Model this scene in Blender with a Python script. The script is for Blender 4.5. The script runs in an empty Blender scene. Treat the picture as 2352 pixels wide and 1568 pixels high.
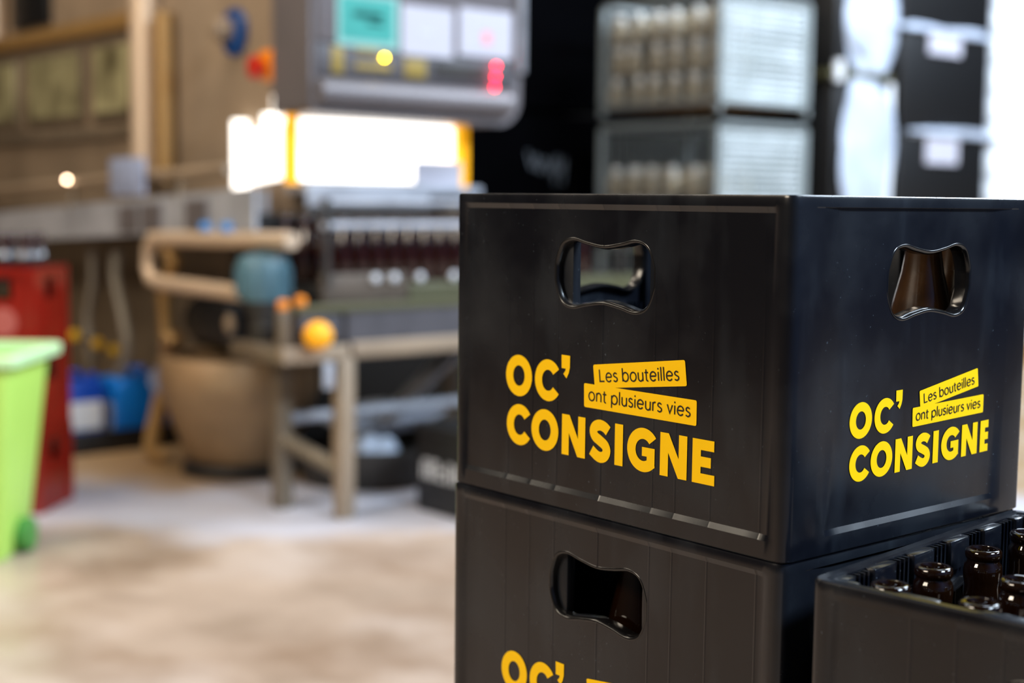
import bpy, bmesh, math, random
from mathutils import Vector, Matrix
random.seed(7)
PI = math.pi
S = bpy.context.scene
COL = S.collection

# ------------------------------------------------------------------ camera
cam_d = bpy.data.cameras.new('camera'); cam = bpy.data.objects.new('camera', cam_d); COL.objects.link(cam)
cam_d.sensor_width = 36.0; cam_d.lens = 36.0 * 3265.98 / 2352.0
cam.location = (-0.83321, -0.66354, 1.0991)
YAW, PITCH, ROLL = 0.703835, 0.099042, 0.010998
cam.matrix_world = (Matrix.Translation(cam.location) @ Matrix.Rotation(-YAW, 4, 'Z') @ Matrix.Rotation(PI / 2 - PITCH, 4, 'X')
                    @ Matrix.Rotation(ROLL, 4, 'Z'))
cam_d.dof.use_dof = True; cam_d.dof.focus_distance = 1.15; cam_d.dof.aperture_fstop = 3.2
cam_d.clip_start = 0.05
S.camera = cam

# ------------------------------------------------------------------ look, world, lights
S.view_settings.view_transform = 'Standard'; S.view_settings.look = 'None'
S.view_settings.exposure = 0.0; S.view_settings.gamma = 1.0; S.view_settings.use_curve_mapping = False
W = bpy.data.worlds.new('sky'); S.world = W; W.use_nodes = True
W.node_tree.nodes['Background'].inputs[0].default_value = (0.62, 0.78, 1.0, 1); W.node_tree.nodes['Background'].inputs[1].default_value = 2.0
def area(name, loc, aim, size, sizey, power, color):
    l = bpy.data.lights.new(name, 'AREA'); l.shape = 'RECTANGLE'; l.size = size; l.size_y = sizey; l.energy = power; l.color = color
    o = bpy.data.objects.new(name, l); COL.objects.link(o); o.location = loc
    o.rotation_euler = (Vector(aim) - Vector(loc)).to_track_quat('-Z', 'Y').to_euler(); return o
WARM = (1.0, 0.86, 0.68); COOL = (0.72, 0.85, 1.0)
area('added_pallet_fill', (6.8, 1.7, 5.1), (6.4, 4.7, 1.9), 3.4, 1.4, 950, COOL)  # unseen cool light added to whiten the cages and pallets
area('added_right_ledge_fill', (6.2, -3.0, 5.1), (3.5, 1.5, 0.8), 3.0, 1.2, 480, COOL)  # unseen cool light added for highlights on the right-hand ledges
area('ceiling_lamp_over_machine', (0.4, 3.6, 4.9), (1.8, 4.8, 0.8), 2.4, 1.0, 120, WARM)
area('added_left_ledge_fill', (-2.7, 4.7, 5.0), (-1.0, 3.0, 0.5), 3.0, 1.4, 130, WARM)  # unseen warm light added so the left ledge catches a highlight
area('wall_lamp_over_aisle', (-4.4, 1.6, 3.9), (0.3, 1.9, 0.4), 2.4, 1.0, 235, WARM)
area('added_crate_fill', (1.4, -3.4, 5.0), (0.5, 0.0, 0.9), 2.0, 1.0, 760, (0.68, 0.84, 1.0))  # unseen cool light added to brighten the print on the right faces
area('added_aisle_fill', (3.4, 1.2, 5.1), (2.2, 3.4, 0.4), 2.4, 1.0, 70, COOL)  # unseen cool light added for the floor beside the machine

# ------------------------------------------------------------------ materials
def lin(h):
    v = [int(h[i:i + 2], 16) / 255 for i in (0, 2, 4)]
    return tuple(c / 12.92 if c <= 0.04045 else ((c + 0.055) / 1.055) ** 2.4 for c in v) + (1,)
def mat(name, hexc, rough=0.5, metal=0.0, var=0.0, scale=8.0, bump=0.0, bscale=60.0, emit=0.0, trans=0.0, coat=0.0, hex2=None, spec=0.5):
    m = bpy.data.materials.new(name); m.use_nodes = True; nt = m.node_tree; b = nt.nodes['Principled BSDF']
    c = lin(hexc); b.inputs['Base Color'].default_value = c
    b.inputs['Roughness'].default_value = rough; b.inputs['Metallic'].default_value = metal
    b.inputs['Transmission Weight'].default_value = trans; b.inputs['Coat Weight'].default_value = coat
    b.inputs['Specular IOR Level'].default_value = spec
    if emit:
        b.inputs['Emission Color'].default_value = c; b.inputs['Emission Strength'].default_value = emit
    tc = nt.nodes.new('ShaderNodeTexCoord')
    if var or hex2:
        n = nt.nodes.new('ShaderNodeTexNoise'); n.inputs['Scale'].default_value = scale; n.inputs['Detail'].default_value = 4
        nt.links.new(tc.outputs['Object'], n.inputs['Vector'])
        r = nt.nodes.new('ShaderNodeValToRGB'); r.color_ramp.elements[0].position = 0.32; r.color_ramp.elements[1].position = 0.68
        c2 = lin(hex2) if hex2 else tuple(min(1, x * (1 + var)) for x in c[:3]) + (1,)
        r.color_ramp.elements[0].color = c if hex2 else tuple(x * (1 - var) for x in c[:3]) + (1,)
        r.color_ramp.elements[1].color = c2
        nt.links.new(n.outputs['Fac'], r.inputs['Fac']); nt.links.new(r.outputs['Color'], b.inputs['Base Color'])
    if bump:
        n2 = nt.nodes.new('ShaderNodeTexNoise'); n2.inputs['Scale'].default_value = bscale; n2.inputs['Detail'].default_value = 3
        nt.links.new(tc.outputs['Object'], n2.inputs['Vector'])
        bp = nt.nodes.new('ShaderNodeBump'); bp.inputs['Strength'].default_value = bump; bp.inputs['Distance'].default_value = 0.01
        nt.links.new(n2.outputs['Fac'], bp.inputs['Height']); nt.links.new(bp.outputs['Normal'], b.inputs['Normal'])
    return m
def crate_mat(name, base, dust, amount, rough):
    """black moulded plastic with pale scuffs and dust specks"""
    m = bpy.data.materials.new(name); m.use_nodes = True; nt = m.node_tree; b = nt.nodes['Principled BSDF']
    tc = nt.nodes.new('ShaderNodeTexCoord')
    def noise(sc, det, stretch=None):
        n = nt.nodes.new('ShaderNodeTexNoise'); n.inputs['Scale'].default_value = sc; n.inputs['Detail'].default_value = det
        if stretch:
            mp = nt.nodes.new('ShaderNodeMapping'); mp.inputs['Scale'].default_value = stretch
            nt.links.new(tc.outputs['Object'], mp.inputs['Vector']); nt.links.new(mp.outputs['Vector'], n.inputs['Vector'])
        else: nt.links.new(tc.outputs['Object'], n.inputs['Vector'])
        return n
    def ramp(src, p0, p1, v0=0.0, v1=1.0):
        r = nt.nodes.new('ShaderNodeMapRange'); r.inputs[1].default_value = p0; r.inputs[2].default_value = p1
        r.inputs[3].default_value = v0; r.inputs[4].default_value = v1; nt.links.new(src, r.inputs[0]); return r.outputs[0]
    def math_(op, a, c):
        n = nt.nodes.new('ShaderNodeMath'); n.operation = op; n.use_clamp = True
        nt.links.new(a, n.inputs[0])
        if isinstance(c, float): n.inputs[1].default_value = c
        else: nt.links.new(c, n.inputs[1])
        return n.outputs[0]
    haze = ramp(noise(9, 6).outputs['Fac'], 0.42, 0.75)
    streak = ramp(noise(24, 5, (1, 1, 0.25)).outputs['Fac'], 0.55, 0.8)
    speck = ramp(noise(330, 1).outputs['Fac'], 0.735, 0.78)
    gate = ramp(noise(6, 2).outputs['Fac'], 0.4, 0.6)
    f = math_('MULTIPLY', haze, 0.45); f = math_('ADD', f, math_('MULTIPLY', streak, 0.5)); f = math_('MULTIPLY', f, float(amount))
    f = math_('ADD', f, math_('MULTIPLY', math_('MULTIPLY', speck, gate), 0.35))
    mx = nt.nodes.new('ShaderNodeMix'); mx.data_type = 'RGBA'
    mx.inputs[6].default_value = lin(base); mx.inputs[7].default_value = lin(dust)
    nt.links.new(f, mx.inputs[0]); nt.links.new(mx.outputs[2], b.inputs['Base Color'])
    nt.links.new(ramp(haze, 0, 1, rough, rough + 0.13), b.inputs['Roughness'])
    b.inputs['Specular IOR Level'].default_value = 0.5
    bp = nt.nodes.new('ShaderNodeBump'); bp.inputs['Strength'].default_value = 0.10; bp.inputs['Distance'].default_value = 0.004
    nt.links.new(noise(22, 2, (1, 1, 0.3)).outputs['Fac'], bp.inputs['Height']); nt.links.new(bp.outputs['Normal'], b.inputs['Normal'])
    return m
M = dict(
    crate=crate_mat('black_crate_plastic', '090b12', '5c6670', 0.20, 0.22),
    lip=crate_mat('black_grip_plastic', '0e0e10', '6a6c70', 0.10, 0.16),
    print=mat('yellow_print', 'fbc900', 0.5, spec=0.2), ink=mat('black_ink', '17130c', 0.5),
    amber=mat('amber_glass', '160903', 0.05, trans=0.2, coat=0.3), amber2=mat('amber_glass_row', '2a100c', 0.10, coat=1.0, var=0.35, scale=9),
    steel=mat('warm_stainless', '97846f', 0.48, 0.25, var=0.14, scale=3.5), steel_d=mat('dull_stainless', '6f6252', 0.5, 0.25, var=0.22, scale=4),
    post=mat('brushed_post', 'cdb49a', 0.42, 0.3), brass=mat('aged_brass_tube', '9a7848', 0.45, 0.35),
    grey=mat('grey_steel', '9a9ca4', 0.45, 0.12, var=0.2, scale=6), cab=mat('cabinet_grey', '6e686a', 0.45, 0.3, var=0.1, scale=3),
    band=mat('keypad_grey', '49464a', 0.5, var=0.15, scale=14), dark=mat('dark_steel', '2d2926', 0.55, 0.2, var=0.3, scale=5),
    blackp=mat('black_plastic', '0d0d0f', 0.5), blacksheet=mat('black_sheeting', '020203', 1.0, var=0.3, scale=3, spec=0.02),
    pane=mat('cloudy_window_pane', '575039', 0.35, scale=5, hex2='aaa47e'), blue=mat('blue_enamel', '12407e', 0.35), bluev=mat('light_blue_plastic', '3f86cc', 0.4),
    motor=mat('motor_paint', '50707c', 0.45, var=0.2, scale=7), red=mat('red_button', 'b3200e', 0.4), orange=mat('orange_plastic', 'e8860c', 0.4),
    ball=mat('orange_ball', 'ffae00', 0.45), yel=mat('yellow_knob', 'c79a10', 0.45), paper=mat('white_paper', 'b3b0ba', 0.6), teal=mat('teal_notice', '2c9188', 0.6, var=0.06, scale=9),
    teal_ink=mat('dark_teal_ink', '20787a', 0.6), pinkink=mat('red_ink', 'e08a90', 0.6), greyink=mat('grey_ink', 'b9b8c8', 0.6), tealpale=mat('pale_teal_border', '82b0aa', 0.6),
    redc=mat('red_crate_plastic', '861a10', 0.2, var=0.15, scale=6), lime=mat('lime_plastic', 'b2da62', 0.4, var=0.05, scale=4), limerim=mat('lime_rim', 'c8f0b4', 0.35),
    jerry=mat('bright_blue_plastic', '0a70d0', 0.35), jerryd=mat('deep_blue_plastic', '0f3fa0', 0.35), label=mat('white_label', 'c9ccd2', 0.6),
    wire=mat('galvanised_wire', 'bcc4c4', 0.35, 0.6), flint=mat('dusty_bottle', 'a08f72', 0.3, var=0.25, scale=30), cap=mat('pale_cap', 'ece6dc', 0.35),
    film=mat('stretch_film', 'b4bccb', 0.25, var=0.12, scale=5, bump=0.6, bscale=9), white=mat('white_sack', 'eceef2', 0.5, var=0.08, scale=10, bump=0.4, bscale=12),
    hose=mat('tan_hose', 'b08c58', 0.5), hoseg=mat('grey_hose', '8a8378', 0.5), fade=mat('pale_chalk', '565a60', 0.8), olive=mat('olive_steel', '4c4a30', 0.5),
    brownst=mat('brown_steel', '4f4338', 0.5, var=0.2, scale=7),
    hopst=mat('hopper_steel', '94795a', 0.5, 0.15, var=0.2, scale=6), pinkrefl=mat('pale_red_reflection', 'a8544c', 0.5), brown_amber=mat('browner_amber_glass', '32200f', 0.2, var=0.4, scale=40, coat=0.4),
    bright_slat=mat('daylit_white_board', 'b6bdbc', 0.5, hex2='e2e8ea', scale=5),
    lamp=mat('lit_diffuser', 'fffaf2', 0.5, emit=2.6), amb=mat('amber_post', 'ffb000', 0.4, emit=0.75),
    ledy=mat('yellow_led', 'ffd800', 0.4, emit=55.0), ledr=mat('red_led', 'ff1038', 0.4, emit=55.0), glint=mat('rail_glint', 'ffdcb8', 0.4, emit=26.0),
    bluelab=mat('blue_grey_label', '8f9ab8', 0.5, var=0.25, scale=20), olivedot=mat('olive_key', '8a7430', 0.5), wall=mat('dark_wall', '1d1a18', 0.8, var=0.3, scale=2), wallc=mat('cool_wall', '3a5078', 0.8, var=0.3, scale=1.2), wallw=mat('warm_wall', '30271f', 0.8, var=0.3, scale=1.2),
    ceil=mat('ceiling_sheet', '4a4540', 0.8), wood=mat('pallet_wood', '8a6a46', 0.7, var=0.25, scale=9))
def floor_mat():
    m = bpy.data.materials.new('worn_concrete'); m.use_nodes = True; nt = m.node_tree; b = nt.nodes['Principled BSDF']
    tc = nt.nodes.new('ShaderNodeTexCoord')
    def noise(sc, det, loc=(0, 0, 0), stretch=(1, 1, 1), rot=0):
        mp = nt.nodes.new('ShaderNodeMapping'); mp.inputs['Location'].default_value = loc; mp.inputs['Scale'].default_value = stretch; mp.inputs['Rotation'].default_value = (0, 0, rot)
        n = nt.nodes.new('ShaderNodeTexNoise'); n.inputs['Scale'].default_value = sc; n.inputs['Detail'].default_value = det
        nt.links.new(tc.outputs['Object'], mp.inputs['Vector']); nt.links.new(mp.outputs['Vector'], n.inputs['Vector']); return n.outputs['Fac']
    def ramp(src, stops):
        r = nt.nodes.new('ShaderNodeValToRGB'); e = r.color_ramp.elements
        while len(e) < len(stops): e.new(0.5)
        for i, (p, h) in enumerate(stops): e[i].position = p; e[i].color = lin(h)
        nt.links.new(src, r.inputs['Fac']); return r.outputs['Color']
    def mix(fac, a, c, mode='MIX'):
        x = nt.nodes.new('ShaderNodeMix'); x.data_type = 'RGBA'; x.blend_type = mode
        if isinstance(fac, float): x.inputs[0].default_value = fac
        else: nt.links.new(fac, x.inputs[0])
        for s, v in ((6, a), (7, c)):
            if isinstance(v, tuple): x.inputs[s].default_value = v
            else: nt.links.new(v, x.inputs[s])
        return x.outputs[2]
    base = ramp(noise(1.6, 6, (3, 1, 0)), [(0.3, '95806e'), (0.5, 'ad9785'), (0.7, 'bfaea2')])
    stain = ramp(noise(2.6, 5, (7, 2, 0), (1, 0.6, 1)), [(0.34, 'b9a792'), (0.54, 'ffffff')])
    col = mix(0.65, base, stain, 'MULTIPLY')
    # daylight streak painted as a pale strip of floor colour running along the machine (world X+Y band)
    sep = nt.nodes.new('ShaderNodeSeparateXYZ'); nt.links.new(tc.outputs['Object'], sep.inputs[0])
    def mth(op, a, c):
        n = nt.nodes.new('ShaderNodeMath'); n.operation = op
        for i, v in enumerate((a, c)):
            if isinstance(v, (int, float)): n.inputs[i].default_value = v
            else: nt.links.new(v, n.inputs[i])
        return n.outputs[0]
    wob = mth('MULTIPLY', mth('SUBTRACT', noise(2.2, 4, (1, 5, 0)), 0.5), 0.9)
    d = mth('ADD', mth('ADD', mth('MULTIPLY', sep.outputs[0], LIGHT_STRIP[0]), mth('MULTIPLY', sep.outputs[1], LIGHT_STRIP[1])), wob)
    dist = mth('ABSOLUTE', mth('SUBTRACT', d, LIGHT_STRIP[2]), 0)
    mr = nt.nodes.new('ShaderNodeMapRange'); nt.links.new(dist, mr.inputs[0]); mr.inputs[1].default_value = LIGHT_STRIP[3]; mr.inputs[2].default_value = LIGHT_STRIP[3] * 2.2; mr.inputs[3].default_value = 0.8; mr.inputs[4].default_value = 0.0
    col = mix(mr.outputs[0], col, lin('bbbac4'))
    mr2 = nt.nodes.new('ShaderNodeMapRange'); nt.links.new(d, mr2.inputs[0]); mr2.inputs[1].default_value = LIGHT_STRIP[2] + LIGHT_STRIP[3] * 1.3; mr2.inputs[2].default_value = LIGHT_STRIP[2] + LIGHT_STRIP[3] * 2.6; mr2.inputs[4].default_value = 0.65
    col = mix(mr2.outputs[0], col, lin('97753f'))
    nt.links.new(col, b.inputs['Base Color'])
    rr = nt.nodes.new('ShaderNodeMapRange'); nt.links.new(noise(2.0, 4, (4, 9, 0)), rr.inputs[0]); rr.inputs[1].default_value = 0.35; rr.inputs[2].default_value = 0.65; rr.inputs[3].default_value = 0.3; rr.inputs[4].default_value = 0.6
    nt.links.new(rr.outputs[0], b.inputs['Roughness'])
    return m
LIGHT_STRIP = (0.647, 0.762, 3.93, 0.22)

# ------------------------------------------------------------------ mesh helpers
class MB:
    """collects shapes into one bmesh"""
    def __init__(s): s.b = bmesh.new()
    def box(s, x0, x1, y0, y1, z0, z1, bev=0.0, seg=2):
        r = bmesh.ops.create_cube(s.b, size=1.0)['verts']
        for v in r: v.co = Vector(((x0 + x1) / 2 + v.co.x * (x1 - x0), (y0 + y1) / 2 + v.co.y * (y1 - y0), (z0 + z1) / 2 + v.co.z * (z1 - z0)))
        if bev:
            ed = list({e for v in r for e in v.link_edges})
            bmesh.ops.bevel(s.b, geom=ed, offset=bev, segments=seg, profile=0.5, affect='EDGES')
        return s
    def ring(s, pts): return [s.b.verts.new(p) for p in pts]
    def loft(s, rings, close=True, cap0=False, cap1=False):
        R = [s.ring(r) for r in rings]; n = len(R[0])
        for a, c in zip(R, R[1:]):
            for i in range(n if close else n - 1):
                j = (i + 1) % n; s.b.faces.new((a[i], a[j], c[j], c[i]))
        if cap0: s.b.faces.new(list(reversed(R[0])))
        if cap1: s.b.faces.new(R[-1])
        return s
    def lathe(s, prof, c=(0, 0, 0), seg=20, mtx=None):
        c = Vector(c); rings = []
        cap0 = prof[0][0] > 1e-6; cap1 = prof[-1][0] > 1e-6
        for r, z in prof:
            r = max(r, 1e-5); ring = [Vector((r * math.cos(2 * PI * i / seg), r * math.sin(2 * PI * i / seg), z)) for i in range(seg)]
            rings.append([c + ((mtx @ p) if mtx else p) for p in ring])
        return s.loft(rings, True, cap0, cap1)
    def tube(s, path, r, seg=12, caps=True):
        P = [Vector(p) for p in path]; rings = []; up = None
        for i, p in enumerate(P):
            t = ((P[min(i + 1, len(P) - 1)] - P[i]).normalized() + (P[i] - P[max(i - 1, 0)]).normalized()).normalized()
            if up is None: up = t.orthogonal().normalized()
            up = (up - t * up.dot(t)).normalized(); q = t.cross(up)
            rr = r[i] if isinstance(r, (list, tuple)) else r
            rings.append([p + (up * math.cos(2 * PI * k / seg) + q * math.sin(2 * PI * k / seg)) * rr for k in range(seg)])
        return s.loft(rings, True, caps, caps)
    def ball(s, c, r, sc=(1, 1, 1), seg=20):
        v = bmesh.ops.create_uvsphere(s.b, u_segments=seg, v_segments=seg // 2, radius=r)['verts']
        for x in v: x.co = Vector(c) + Vector((x.co.x * sc[0], x.co.y * sc[1], x.co.z * sc[2]))
        return s
    def prism(s, poly, axis, a0, a1):
        """poly: 2D outline; axis X: (y,z), Y: (x,z), Z: (x,y)"""
        def P(u, v, w): return {'X': (w, u, v), 'Y': (u, w, v), 'Z': (u, v, w)}[axis]
        return s.loft([[P(u, v, a0) for u, v in poly], [P(u, v, a1) for u, v in poly]], True, True, True)
    def quad(s, pts): s.b.faces.new([s.b.verts.new(p) for p in pts]); return s
    def shift(s, d):
        for v in s.b.verts: v.co -= Vector(d)
        return s
def finish(bm, name, material, parent=None, smooth=35, recalc=True):
    if recalc: bmesh.ops.recalc_face_normals(bm, faces=bm.faces)
    me = bpy.data.meshes.new(name); bm.to_mesh(me); bm.free(); me.materials.append(material)
    if smooth:
        me.polygons.foreach_set('use_smooth', [True] * len(me.polygons)); me.set_sharp_from_angle(angle=math.radians(smooth))
    o = bpy.data.objects.new(name, me); COL.objects.link(o)
    if parent: o.parent = parent
    return o
def root(o):
    while o.parent: o = o.parent
    return o
def part(name, mb, material, parent, world=True, smooth=35):
    """a part given in world coordinates, re-based on its thing"""
    if world: mb.shift(root(parent).location)
    return finish(mb.b, name, material, parent, smooth)
def tag(o, label, cat, group=None, kind=None):
    o['label'] = label; o['category'] = cat
    if group: o['group'] = group
    if kind: o['kind'] = kind
    return o
def thing(name, label, cat, loc=(0, 0, 0), rz=0, group=None):
    o = bpy.data.objects.new(name, None); o.empty_display_size = 0.05; COL.objects.link(o); o.location = loc; o.rotation_euler = (0, 0, rz)
    return tag(o, label, cat, group)
def single(name, mb, material, label, cat, group=None, loc=None, smooth=35):
    if loc: mb.shift(loc)
    o = finish(mb.b, name, material, None, smooth)
    if loc: o.location = loc
    return tag(o, label, cat, group)
def dup(src, loc, rz=0, label=None, group=None):
    r = src.copy(); COL.objects.link(r); r.location = loc; r.rotation_euler = (0, 0, rz)
    if label: r['label'] = label
    if group: r['group'] = group
    for ch in list(src.children):
        c = ch.copy(); COL.objects.link(c); c.parent = r
        for g in list(ch.children):
            d = g.copy(); COL.objects.link(d); d.parent = c
    return r
def struct(name, mb, material):
    o = finish(mb.b, name, material, None, 0); o['kind'] = 'structure'; return o

# ------------------------------------------------------------------ the hall
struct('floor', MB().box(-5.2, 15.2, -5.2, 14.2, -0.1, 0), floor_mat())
struct('ceiling', MB().box(-5.2, 15.2, -5.2, 14.2, 5.2, 5.4), M['ceil'])
struct('wall_left', MB().box(-5.2, -5.0, -5, 14, 0, 5.2), M['wallw'])
struct('wall_back', MB().box(-5, 15, 14.0, 14.2, 0, 5.2), M['wall'])
struct('wall_right', MB().box(15.0, 15.2, -5, 14, 0, 5.2), M['wall'])
struct('wall_front', MB().box(-5, 15, -5.2, -5.0, 0, 5.2), M['wallc'])  # cool reflection for the crate faces put into this wall's blue

# ------------------------------------------------------------------ lettering
def arc(cx, cy, rx, ry, a0, a1, n=28):
    return [(cx + rx * math.cos(math.radians(a0 + (a1 - a0) * i / n)), cy + ry * math.sin(math.radians(a0 + (a1 - a0) * i / n))) for i in range(n + 1)]
def cat(pts, n=10, closed=False):
    """Catmull-Rom through 2D points"""
    out = []; N = len(pts); rng = N if closed else N - 1
    g = lambda i: pts[i % N] if closed else pts[max(0, min(N - 1, i))]
    for i in range(rng):
        p0, p1, p2, p3 = g(i - 1), g(i), g(i + 1), g(i + 2)
        for k in range(n):
            t = k / n
            out.append(tuple(0.5 * (2 * p1[j] + (p2[j] - p0[j]) * t + (2 * p0[j] - 5 * p1[j] + 4 * p2[j] - p3[j]) * t * t + (3 * p1[j] - p0[j] - 3 * p2[j] + p3[j]) * t ** 3) for j in (0, 1)))
    if not closed: out.append(tuple(pts[-1]))
    return out
def strip(path, w):
    """flat ribbon of width w along a 2D path -> list of quads"""
    L, R = [], []
    for i, p in enumerate(path):
        a = path[max(0, i - 1)]; b = path[min(len(path) - 1, i + 1)]
        d1 = Vector((p[0] - a[0], p[1] - a[1])); d2 = Vector((b[0] - p[0], b[1] - p[1]))
        d1 = d1.normalized() if d1.length > 1e-9 else d2.normalized(); d2 = d2.normalized() if d2.length > 1e-9 else d1
        t = (d1 + d2).normalized(); n = Vector((-t.y, t.x)); k = max(0.5, t.dot(d1)); h = w / 2 / k
        L.append((p[0] + n.x * h, p[1] + n.y * h)); R.append((p[0] - n.x * h, p[1] - n.y * h))
    return [(L[i], R[i], R[i + 1], L[i + 1]) for i in range(len(path) - 1)]
def band(outer, inner): return [(outer[i], inner[i], inner[i + 1], outer[i + 1]) for i in range(len(outer) - 1)]
def ellring(cx, cy, rx, ry, ix, iy, a0=0, a1=360): return band(arc(cx, cy, rx, ry, a0, a1, 44), arc(cx, cy, ix, iy, a0, a1, 44))
def letterN(x0, x1, z0, z1, w, d):
    h = (z1 - z0) / (x1 - x0 - d); q = (x1 - x0 - d - w) * h
    return [[(x0, z0), (x0 + w, z0), (x0 + w, z0 + q), (x1 - d, z0), (x1, z0), (x1, z1), (x1 - w, z1), (x1 - w, z1 - q), (x0 + d, z1), (x0, z1)]]
def rrect(c, r):
    """rounded corner polygon"""
    out = []; n = len(c)
    for i in range(n):
        p = Vector(c[i]); a = (Vector(c[i - 1]) - p).normalized() * r; b = (Vector(c[(i + 1) % n]) - p).normalized() * r
        for t in (0, 0.25, 0.5, 0.75, 1): q = (p + a) * (1 - t) ** 2 + p * 2 * t * (1 - t) + (p + b) * t * t; out.append((q.x, q.y))
    return out
def logo_faces():
    F = []
    F += ellring(92.3, 111.7, 18.0, 18.8, 8.0, 9.4)                                  # O
    F += ellring(132.0, 111.5, 17.6, 18.6, 8.1, 9.4, 36, 324)                        # C
    F.append([(149.4, 135.9), (160.3, 135.8), (160.2, 125.3), (158.9, 120.6), (156.1, 115.7), (152.0, 119.3), (154.3, 121.8), (155.2, 124.1), (149.7, 124.2)])
    F += ellring(94.0, 66.9, 17.9, 18.7, 8.1, 9.4, 36, 324)                          # C
    F += ellring(128.5, 66.5, 18.0, 18.6, 8.0, 9.4)                                  # O
    F += letterN(151.2, 181.0, 48.3, 84.0, 9.0, 9.6)
    F += strip(cat([(209.3, 76.0), (205.0, 78.8), (199.0, 80.0), (193.3, 78.0), (191.3, 73.8), (193.5, 69.6), (199.5, 66.6), (205.6, 63.2), (207.7, 58.8), (205.6, 54.3), (200.8, 52.3), (195.5, 53.4), (188.9, 57.3)], 6), 9.3)
    F.append([(217.5, 48.5), (227.1, 48.5), (227.1, 83.8), (217.5, 83.8)])
    F += ellring(250.9, 65.9, 18.5, 18.4, 8.8, 9.2, 38, 318)
    F.append([(249.6, 60.9), (255.2, 60.9), (255.2, 54.0), (264.1, 52.2), (264.1, 68.4), (249.6, 68.4)])
    F += letterN(270.2, 299.8, 48.0, 83.6, 9.0, 9.4)
    F.append([(305.6, 48.0), (329.2, 48.0), (329.2, 56.3), (314.6, 56.3), (314.6, 61.6), (325.2, 61.6), (325.2, 69.8), (314.6, 69.8), (314.6, 75.0), (328.4, 75.0), (328.4, 83.5), (305.6, 83.5)])
    F.append(rrect([(189.5, 130.9), (192.1, 110.9), (298.0, 124.0), (295.2, 144.8)], 1.8))
    F.append(rrect([(178.6, 114.0), (179.2, 93.4), (309.1, 93.3), (308.9, 113.8)], 1.8))
    return F
XH = 7.5
G = {  # monoline lower-case glyphs: strokes, advance (mm)
    'o': ([arc(3.9, 3.75, 3.4, 3.7, 0, 360)], 7.8),
    'e': ([[(0.6, 3.9), (7.0, 3.9)] , arc(3.8, 3.75, 3.3, 3.7, 5, 322)], 7.6),
    'n': ([[(0.6, 0), (0.6, 7.3)], [(0.6, 4.4)] + arc(3.2, 4.6, 2.6, 2.75, 165, 0, 12) + [(5.8, 0)]], 6.6),
    'u': ([[(0.6, 7.3), (0.6, 2.8)] + arc(3.2, 2.8, 2.6, 2.75, 180, 345, 12), [(5.8, 7.3), (5.8, 0)]], 6.6),
    't': ([[(1.7, 9.6), (1.7, 1.9)] + arc(3.2, 1.7, 1.5, 1.6, 180, 290, 8), [(0, 7.0), (4.0, 7.0)]], 4.2),
    'p': ([[(0.6, -3.3), (0.6, 7.3)], arc(3.9, 3.75, 3.3, 3.7, 0, 360)], 7.6),
    'b': ([[(0.6, 0), (0.6, 11.2)], arc(3.9, 3.75, 3.3, 3.7, 0, 360)], 7.6),
    'l': ([[(0.7, 0), (0.7, 11.2)]], 1.6),
    'i': ([[(0.7, 0), (0.7, 7.3)], [(0.7, 9.1), (0.7, 10.5)]], 1.6),
    's': ([cat([(4.5, 6.4), (2.6, 7.3), (0.9, 6.5), (0.9, 4.9), (2.7, 3.9), (4.5, 2.9), (4.6, 1.2), (2.7, 0.1), (0.4, 1.0)], 5)], 5.2),
    'r': ([[(0.6, 0), (0.6, 7.3)], [(0.6, 4.6)] + arc(3.0, 4.7, 2.4, 2.6, 165, 75, 8)], 4.0),
    'v': ([[(0.2, 7.3), (3.0, 0.4), (5.8, 7.3)]], 6.1), 'L': ([[(0.7, 10.6), (0.7, 0.5), (6.2, 0.5)]], 6.4), ' ': ([], 2.6)}
def text_quads(txt, x0, z0, length, ang, w=1.25, gap=1.5):
    tot = sum(G[c][1] + gap for c in txt) - gap; k = length / tot; x = 0; Q = []
    ca, sa = math.cos(ang), math.sin(ang)
    for c in txt:
        st, adv = G[c]
        for s in st:
            for q in strip([((px * k + x), pz) for px, pz in s], w):
                Q.append([(x0 + a * ca - b * sa, z0 + a * sa + b * ca) for a, b in q])
        x += (adv + gap) * k
    return Q
def slogan_faces():
    return text_quads('Les bouteilles', 197.9, 116.9, 92.6, math.radians(6.8)) + text_quads('ont plusieurs vies', 184.6, 99.8, 118.0, 0)
def flat_mesh(faces, put):
    mb = MB()
    for f in faces:
        try: mb.quad([put(x, z) for x, z in f])   # put lifts later faces by a hair where they overlap
        except ValueError: pass
    return mb

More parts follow.
